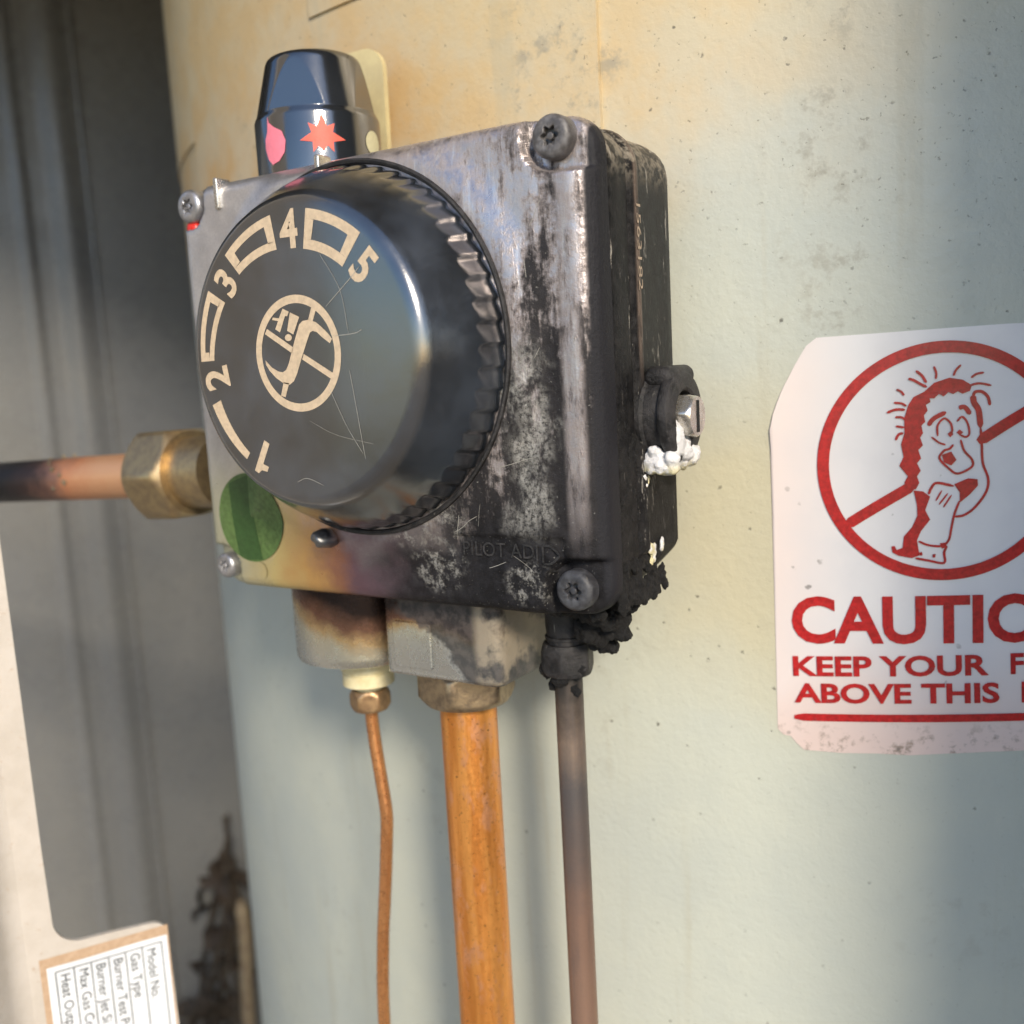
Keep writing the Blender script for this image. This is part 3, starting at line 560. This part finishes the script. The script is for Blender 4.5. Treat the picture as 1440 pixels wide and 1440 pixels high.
# seam gasket + body behind the cover
def ybody(lst, x0, x1, z0, z1, rc, cut=0):
    R = []
    for y, ins in lst:
        P = resample(rrect(x0, x1, z0, z1, rc, 16, ins), 240)
        if cut:                                                  # chamfered lower right corner
            P = np.array([(a-max(0, (a-(x1-cut))+((z0+cut)-b)-cut)*.5, b+max(0, (a-(x1-cut))+((z0+cut)-b)-cut)*.5) for a, b in P])
        R.append(np.array([(a, y, b) for a, b in P]))
    return loft(R)
finish('gasket', *ybody([(6.5, 2.6), (8.4, 1.2), (9.0, 1.4)], 0, W, 0, H, 7), M['soot'], VL)
body = finish('body', *ybody([(8.6, 3), (9.0, 1.4), (9.4, .7), (10, .5), (17.2, .5), (18.2, .9), (18.9, .5), (19.8, -.1), (21, -.3), (22, -.1), (22.8, .3), (23.5, .6), (36, .4), (38.8, .7), (40.6, 1.6), (41.6, 2.8), (42.2, 4.6)], 0, W, 0, H, 9, 11), M['body'], VL)
V, F = fit_text('1563182', 0, 17.5, 0, 2.1, 0, 0)
V3 = np.array([(115.45-.02, 21.0+(b-1.05)*.9, 84.0-a) for a, b in V]); finish('serial_number', V3+np.array([0, 0, 0]), F, M['serial'], body, None)
# cover screws with six-lobe security recess
def screw(sx, sz, r, y0, mat):
    t = np.linspace(0, 2*np.pi, 72, endpoint=False); lob = 1+.20*np.cos(6*t); rr = .40*r; R = []
    def ring(rad, h): R.append(np.array([(sx+a*math.cos(b), y0-h, sz+a*math.sin(b)) for a, b in zip(rad, t)]))
    one = np.ones(72)
    for a, h in ((1, -2.2), (1, .9), (.985, 1.4), (.93, 1.9), (.82, 2.25), (.7, 2.4)): ring(one*r*a, h)
    ring(rr*lob*1.12, 2.42); ring(rr*lob, 2.3); ring(rr*lob*.97, 1.0); ring(one*rr*.42, .95); ring(one*rr*.42, 2.0); ring(one*rr*.3, 2.15)
    return loft(R)
for i, (sx, sz, r) in enumerate(SCREWS):
    sc_ = finish('cover_screw', *screw(sx, sz, r, 2.3 if i in (1, 2) else 2.0, M['screw']), M['screwk'] if i == 2 else M['screw'] if i == 1 else M['screwl'], VL, 40)
finish('paint_dab', *lumps([(3.2, 1.6, 90.2, 1.9, (1.1, .7, 1.2)), (2.8, 1.4, 88.6, 1.5, (.9, .6, 1.3))], 3, .2, 2), M['redpaint'], VL)['label'] = 'red paint dab under the upper left screw'
for x0, z0, ln in ((14.6, 97.3, 6.5), (47.6, 97.6, 6.0)):
    finish('index_mark', *rbox(x0-.75, x0+.75, -.9, 3.5, z0-ln+2.5, z0+3.6, .7, .4), M['steel'], VL)
V, F = fit_text('PILOT ADJ', 80.6, 99.6, 11.2, 15.3, .004, 0)
V3 = np.vstack([np.c_[V[:, 0], np.full(len(V), .2), V[:, 1]]]); finish('pilot_lettering', V3, F, M['soot'], cover, None)
arrow = stroke([(100.8, 11.3), (100.8, 13.2), (100.8, 15.2)], .5), stroke([(100.8, 15.2), (102.8, 15.0), (104.9, 13.3)], .5), stroke([(104.9, 13.3), (102.8, 11.5), (100.8, 11.3)], .5)
V, F = join(*arrow); finish('pilot_arrow', np.c_[V[:, 0], np.full(len(V), .2), V[:, 1]], F, M['soot'], cover, None)
V, F = annulus(0.01, 11.3, 64); gs = finish('green_sticker', np.array([(15.8+a, cover_y(15.8+a, 18.2+b)-.22, 18.2+b) for a, b in V]), F, M['green'], VL, None)
gs['label'] = 'round green sticker at the lower left of the cover'
bar = [(-6.8, 8.6), (0.6, 10.9), (0.9, 3), (2.0, -4), (3.2, -10.6), (-2.0, -10.9), (-5.0, -9.8), (-5.8, -5), (-6.6, 2)]
V, F = poly(bar); finish('dark_green_band', np.array([(15.8+a, cover_y(15.8+a, 18.2+b)-.3, 18.2+b) for a, b in V]), F, M['green2'], gs, None)  # darker green band across the sticker
V, F = annulus(.01, 2.3, 24); finish('index_dot', np.array([(17.6+a, cover_y(17.6+a, 4.6+b)-.2, 4.6+b) for a, b in V]), F, M['cover'], VL, None)

# dial
def kr(t, r, h):
    if h > 9.2 or h < 1.0: return np.full(len(t), float(r))
    k = (t*54/(2*np.pi)) % 1.0; saw = np.where(k < .75, k/.75, (1-k)/.25); am = .48*min(1, (9.2-h)/1.6)
    return r - am*saw
prof = [(36, -.5), (38.8, .6), (39.8, 1.1), (40.0, 2.0), (39.8, 3.5), (39.3, 5.5), (38.7, 7.6), (38.3, 8.6), (37.9, 9.3), (36.6, 11.8), (35.0, 14.4), (33.4, 17.0), (32.7, 18.2), (32.0, 19.0), (31.2, 19.5), (30.3, 19.72), (29.6, 19.75), (15, 19.75), (3, 19.75)]
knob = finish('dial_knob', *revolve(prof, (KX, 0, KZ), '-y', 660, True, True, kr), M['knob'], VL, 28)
knob['label'] = 'large black numbered dial with cream emblem'
finish('shadow_gap_ring', *revolve([(41.0, -1.0), (41.4, 1.7), (41.3, 2.3), (40.9, 2.5), (40.4, 2.3), (40.1, 1.6)], (KX, 0, KZ), '-y', 160, False, False), M['soot'], VL)  # dark ring put where the gap under the dial lies in shadow
KF = -19.80
def onk(name, VF, mat, lift=0): V, F = VF; return finish(name, np.c_[KX+V[:, 0], np.full(len(V), KF-lift), KZ+V[:, 1]], F, mat, knob, None)
onk('emblem_ring', annulus(10.35, 12.05, 96), M['cream'])
onk('emblem', join(*[poly(q) for q in LOGO], poly(LOGODOT)), M['cream'], .02)
def seg(a0, a1, ro0, ro1, ri0, ri1, fr=None):                    # frame-shaped dial segment between two numerals
    A0, A1 = math.radians(a0), math.radians(a1); parts = []
    if fr is None: return annulus([ri0, ri1], [ro0, ro1], 20, A0, A1)
    t0, te = fr; parts.append(annulus([ro0-t0, ro1-t0], [ro0, ro1], 20, A0, A1)); parts.append(annulus([ri0, ri1], [ri0+t0, ri1+t0], 20, A0, A1)); q = math.radians(te)
    parts.append(annulus([ri0+t0, ri0+t0], [ro0-t0, ro0-t0], 4, A0, A0+q)); parts.append(annulus([ri1+t0, ri1+t0], [ro1-t0, ro1-t0], 4, A1-q, A1)); return join(*parts)
onk('dial_segment', seg(49.2, 79.2, 29.6, 29.3, 21.6, 21.3, (2.0, 5)), M['cream'])
onk('dial_segment', seg(99, 130.7, 29.0, 29.0, 21.8, 23.1, (1.75, 5)), M['cream'])
onk('dial_segment', seg(149.2, 180.5, 29.3, 29.5, 23.5, 25.3, (1.5, 4)), M['cream'])
onk('dial_segment', seg(200.2, 231.2, 29.0, 28.4, 26.0, 26.6), M['cream'])
for ch, ang, hh in (('1', -119, 7.6), ('2', -170.5, 7.8), ('3', 140, 7.4), ('4', 89.3, 7.9), ('5', 39.5, 7.7)):
    V, F = text2d(ch, 10, .03) if ch != '1' else poly([(-.75, -3.8), (.95, -3.8), (.95, 3.8), (-.3, 3.8), (-.9, 2.7), (-2.5, 2.2), (-2.5, 1.0), (-.75, 1.2)]); a, b = V.min(0), V.max(0); V = (V-(a+b)/2)*(hh/(b[1]-a[1])); V[:, 0] *= .92 if ch != '1' else 1
    q = math.radians(ang-90); c, s_ = math.cos(q), math.sin(q); V = np.c_[V[:, 0]*c-V[:, 1]*s_, V[:, 0]*s_+V[:, 1]*c]+25.3*np.array([math.cos(math.radians(ang)), math.sin(math.radians(ang))])
    onk('numeral', (V, F), M['cream'])
random.seed(5)
for pts, w_ in (([(14, -4), (15, -11), (16.5, -22)], .14), ([(8, -7), (12, -15), (16, -21)], .12), ([(9, 9), (16, 14), (18.5, 16)], .15), ([(11, 3), (16, 3.2), (18, 3.8)], .14), ([(-3, -27), (0, -26.2), (4.5, -27.6)], .10), ([(8, 20), (13, 12), (14.5, 3)], .10), ([(2, -14), (9, -17), (19, -19)], .06)):
    onk('scratch', stroke(pts, w_, 6), M['scratch'], .03)
# pip below the dial
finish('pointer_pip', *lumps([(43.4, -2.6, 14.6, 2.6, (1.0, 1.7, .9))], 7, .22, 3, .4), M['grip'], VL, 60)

# igniter knob on top
AXX, AYY = 29.2, 21.0
def ir(t, r, h):
    rr = np.full(len(t), float(r))
    if h > 115.4:
        dp = 12.8-(h-115.6)*.085
        for a0 in (-70, 20, 110, 200):
            d = (t-math.radians(a0)+math.pi) % (2*math.pi)-math.pi
            cut = np.where(np.abs(d) < 1.0, dp/np.cos(np.clip(d, -1, 1)), 99); rr = np.minimum(rr, np.where(cut < rr, cut, rr))
    return rr
prof = [(14.2, 92), (15.4, 93), (15.4, 113.6), (15.2, 114.4), (14.75, 115.2), (14.72, 115.39), (14.7, 115.41)] + [(14.7-(z-115.4)*.245, z) for z in np.linspace(115.9, 127.4, 26)] + [(11.5, 128.1), (11.0, 128.7), (10.2, 129.1), (9.0, 129.3), (4, 129.35)]
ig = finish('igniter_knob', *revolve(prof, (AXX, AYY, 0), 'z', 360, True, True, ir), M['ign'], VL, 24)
ig['label'] = 'glossy black faceted igniter knob on top of the valve'
def onig(name, pl, mat):
    V, F = subdiv(pl, 3); a = np.radians(V[:, 0]); return finish(name, np.c_[AXX+15.52*np.cos(a), AYY+15.52*np.sin(a), V[:, 1]], F, mat, ig, None)
def polygrid(pl, k=3):
    V, F = poly(pl); return V, F
fl_ = [(-96.3, 113.7), (-95, 112.3), (-89, 111), (-81, 109.9), (-77.6, 107.6), (-79.5, 105), (-86, 103.2), (-94, 102.6), (-99, 104), (-102, 106.4), (-101.5, 108.6), (-98, 110.3), (-97, 112)]
onig('flame_mark', poly(fl_), M['pink'])
stp = []
for k, (dx, dz) in enumerate([(0, 5.3), (4, 1.9), (11, 2.6), (9, .6), (20, -1.1), (9, -1.6), (9, -3.9), (4, -2.4), (0, -3.6), (-4, -2.4), (-9, -3.9), (-9, -1.5), (-20, -1.1), (-9.5, .6), (-12, 2.8), (-4.5, 1.9)]): stp.append((-44.2+dx, 108.3+dz))
onig('spark_mark', poly(stp), M['star'])
onig('dot_mark', poly([(9+11*math.cos(a), 107.6+2.9*math.sin(a)) for a in np.linspace(0, 2*math.pi, 24, endpoint=False)]), M['dot'])

# lower castings
finish('regulator_housing', *revolve([(16.5, -21.6), (17.4, -21.2), (17.9, -20.2), (18, -19), (18, -1)], (29, 24, 0), 'z', 96), M['manifold'], VL)
finish('outlet_block', *loft([np.array([(a, b, z) for a, b in resample(rrect(50-i, 84-i, 7+i, 38-i, 2.6, 8), 120)]) for z, i in ((-20.2, 1.2), (-19.4, .3), (-18.6, 0), (-1, 0))]), M['manifold'], VL)
finish('cast_plate', *rbox(53.5, 65, 6.5, 9, -17.8, -6.5, .8, .35), M['manifold'], VL)
finish('inlet_boss', *revolve([(12.5, -2), (12.5, 6), (11.5, 7)], (0, 22, 25.8), '-x', 48), M['manifold'], VL)
# test point on the right side
tp = finish('test_point', *revolve([(9.6, -1), (9.6, .8), (9.0, 1.4), (8.8, 4.6), (9.6, 5.0), (9.9, 5.8), (9.7, 7.0), (8.9, 7.6), (6.0, 7.7), (5.4, 7.3), (5.2, 4.0), (.5, 4)], (114.4, 27.5, 39.8), 'x', 64), M['soot'], VL)
tp['label'] = 'sooty round test point with slotted screw on the right side'
finish('test_lug', *rbox(114.6, 121.6, 21.5, 34.5, 46, 50.6, 2.2, 1.6), M['soot'], tp)
ts = finish('test_screw', *hexnut((116, 27.5, 39.6), 'x', 8.6, 8.6, .35, .12), M['steel'], tp)
finish('screw_slot', *box(124.2, 124.75, 26.9, 28.1, 36.2, 43.0), M['char'], tp)
rnd = random.Random(4)
pw = [(117.8+rnd.uniform(-2.2, 4), 26+rnd.uniform(-6, 6), 31.0+rnd.uniform(-2.2, 1.6), rnd.uniform(1.2, 2.3), (1, 1, .9)) for _ in range(40)] + [(121.9, 23.6, 35, 1.7, (.6, 1.2, 2.2)), (121.9, 26.5, 33, 2.0, (.6, 1.2, 1.3)), (121.6, 22.0, 38, .9, (.6, .8, 2.0))]
crust(finish('powder_deposit', *lumps(pw, 2, .3, 2, .8), M['powder'], tp), .4, .7)
# charred, tarry residue in the seam and below
rnd = random.Random(9)
ch = []
for _ in range(230):
    z = 1+40*rnd.random()**1.6; y = 8.5+rnd.random()*(9+16*max(0, 1-z/26)); ch.append((114.0+rnd.uniform(-.7, .1), y, z, rnd.uniform(.8, 1.7), (.5, 1, 1.3)))
for _ in range(50): ch.append((rnd.uniform(93, 110), rnd.uniform(9, 30), rnd.uniform(-3.5, 1.0), rnd.uniform(1.2, 2.4), (1.1, 1, .8)))
for _ in range(26): ch.append((100+rnd.uniform(-3, 8), 19+rnd.uniform(-4, 6), -6.5+rnd.uniform(-3.5, 3), rnd.uniform(1.4, 2.8), (1, 1, .9)))
for _ in range(14): ch.append((103+rnd.uniform(-2, 2), 22+rnd.uniform(-3, 3), -10+rnd.uniform(-2.5, 2), rnd.uniform(1.2, 2.2), (1, 1, .9)))
crust(finish('charred_residue', *lumps(ch, 5, .30, 2, .5), M['char'], VL), .38, 1.3)
pw = [(114.8, rnd.uniform(22, 30), rnd.uniform(8, 12), rnd.uniform(.6, 1.1), (.5, 1, 1.4)) for _ in range(9)] + [(115.0, 21+rnd.uniform(-1, 1), 24+rnd.uniform(-3, 3), .6, (.5, 1, 1.3)) for _ in range(4)]
crust(finish('powder_deposit', *lumps(pw, 8, .5, 2, 1.1), M['powder'], VL), .25, .7)
rnd = random.Random(33)
for k in range(26):
    x0, z0 = rnd.uniform(72, 104), rnd.uniform(8, 90); a = rnd.gauss(1.2, .7); L = rnd.uniform(2, 9); pl = [(x0, z0)]
    for q in range(3): a += rnd.gauss(0, .10); pl.append((pl[-1][0]+L/3*math.cos(a), pl[-1][1]+L/3*math.sin(a)))
    V, F = stroke(pl, rnd.uniform(.05, .13), 5); finish('scratch', np.array([(a_, cover_y(a_, b_)-.06, b_) for a_, b_ in V]), F, M['scratch'], cover, None)

# ------------------------------------------------------------------ pipes
ip = root('inlet_pipe', 'blackened copper inlet pipe with brass nut entering the valve from the left', 'pipe', (-60, 22, 25))
a, b = np.array([-420., 22, 9.]), np.array([-34., 22, 26.4])
finish('tube', *tube([a+(b-a)*k/30 for k in range(31)], 6.9, 40), M['inlet'], ip)
dd = (b-a)/np.linalg.norm(b-a); c1 = b-dd*13
nut = finish('compression_nut', *hexnut(c1, tuple(dd), 25.5, 17, .5, .16), M['brass'], ip)
finish('nut_shoulder', *revolve([(7.2, -5.5), (8.8, -4.2), (10.6, -2.0), (11.6, 0), (11.8, 1)], c1, tuple(dd), 48), M['brass'], ip)
finish('union_body', *revolve([(10.4, 16), (10.4, 30)], c1, tuple(dd), 48), M['brass'], ip)
finish('flux_ring', *lumps([(-89+rnd.uniform(-2.5, 2.5)+4*math.sin(k), 22-6.9*math.cos(k*.3-.4), 24.4+6.9*math.sin(k*.3-.4), rnd.uniform(.5, 1.0), (1.3, .6, 1)) for k in range(12)], 6, .5, 2, 1), M['pale'], ip)

bp = root('burner_pipe', 'thick bright orange copper burner pipe running down from the valve', 'pipe', (63.5, 22, -300))
finish('tube', *tube([(63.5, 22, z) for z in np.linspace(-24, -320, 20)], 7.15, 48), M['pipe'], bp)
finish('compression_nut', *hexnut((63.5, 22, -29.6), 'z', 21.5, 9.6, .25, .22), M['nut'], bp)
pt = root('pilot_tube', 'thin kinked copper pilot tube hanging under the left of the valve', 'tube', (31, 22, -300))
pp = spline([(31.2, 22, -33), (31.3, 22, -40), (31.9, 22, -47.4), (32.9, 22, -56), (33.9, 22, -66), (33.2, 22, -74), (32.0, 22, -84), (30.6, 22, -94), (29.0, 22, -106), (27.2, 22, -131), (26, 22, -200), (26, 22, -300)], 8)
finish('tube', *tube(pp, 1.75, 24), M['tube'], pt)
finish('nut', *hexnut((31.2, 22, -36.6), 'z', 9.6, 5.6, .1, .25), M['nut2'], pt)
finish('ferrule_stem', *revolve([(3.6, -32), (3.6, -29)], (31.2, 22, 0), 'z', 32), M['ferrule'], pt)
finish('ferrule', *revolve([(6.2, -29.6), (6.9, -29.2), (6.9, -26.0), (6.6, -25.8), (6.6, -25.2), (7.4, -24.9), (7.4, -21.5)], (31.2, 22, 0), 'z', 48), M['ferrule'], pt)
sc = root('scorched_tube', 'narrow grey heat-scorched copper tube below the charred corner', 'tube', (92.9, 22, -300))
finish('tube', *tube([(92.9, 22, z) for z in np.linspace(-12, -320, 24)], 3.35, 32), M['scorched'], sc)
finish('nut', *hexnut((92.9, 22, -19.2), 'z', 11.2, 7.5, .3, .25), M['soot'], sc)
finish('nut_stem', *revolve([(4.6, -14), (4.6, -10.8), (5.0, -10.6), (5.0, -10), (4.6, -9.8), (4.8, -8), (4.8, -2)], (92.9, 22, 0), 'z', 36), M['soot'], sc)
crust(finish('charred_residue', *lumps([(88.6, 19.5, -18, 1.6, (1, 1, 1.5)), (97, 20, -17.5, 1.5, (1, 1, 1.6)), (93, 18.0, -20, 1.4, (1.6, .7, 1)), (96, 20, -22.5, 1.2, (1, .8, 1.2)), (89.8, 20, -22, 1.2, (1, .8, 1.2))], 12, .4, 3, .7), M['char'], sc), .3, .9)

# ------------------------------------------------------------------ dead plant in the gap at the lower left
dp_ = root('dead_climber', 'dark dead climber stems with withered leaves in the gap beside the jacket', 'plant', (-370, 255, -895))
rnd = random.Random(21)
def inpan(t_, off, z): return PA+PT*t_+PN*off+np.array([0, 0, z])
for k in range(9):
    pts = [inpan(rnd.uniform(435, 480), rnd.uniform(20, 50), -895)]
    for z in np.linspace(-700, -262-abs(rnd.gauss(0, 40)), 7):
        w_ = max(4, (-z-255)*.30); pts.append(inpan(486-rnd.random()*w_, rnd.uniform(14, 48), z))
    sp_ = spline(pts, 5); finish('stem', *tube(sp_, [4.2*(1-.7*i/len(sp_)) for i in range(len(sp_))], 8), M['bark'], dp_)
for k in range(44):
    z = -275-190*rnd.random()**.8; w_ = max(5, (-z-258)*.34); c0_ = inpan(488-rnd.random()*w_, rnd.uniform(14, 50), z); L = rnd.uniform(12, 26); u = np.array([rnd.gauss(0, 1), rnd.gauss(0, 1), rnd.gauss(-.6, 1)]); u /= np.linalg.norm(u); v = np.cross(u, [rnd.gauss(0, 1), rnd.gauss(0, 1), rnd.gauss(0, 1)]); v /= np.linalg.norm(v); n3 = np.cross(u, v)
    V = []
    for i in range(6):
        q = i/5; wv = L*.34*math.sin(math.pi*min(q*.92+.04, 1))**.8; mid = c0_+u*L*q+n3*L*.3*math.sin(q*2.5)
        V += [mid-v*wv+n3*wv*.5, mid, mid+v*wv+n3*wv*.5]
    F = [(i*3+j, i*3+j+1, i*3+j+4, i*3+j+3) for i in range(5) for j in range(2)]
    finish('leaf', V, F, M['leaf'], dp_, 80)
sk = root('pale_stake', 'pale weathered stake standing in the gap beside the jacket', 'stake', inpan(478, 52, -895))
finish('shaft', *tube(spline([inpan(470, 54, -895), inpan(474, 54, -600), inpan(482, 54, -400), inpan(485, 54, -345), inpan(484, 54, -316)], 6), [5]*23+[4, 2], 12), M['pale'], sk)
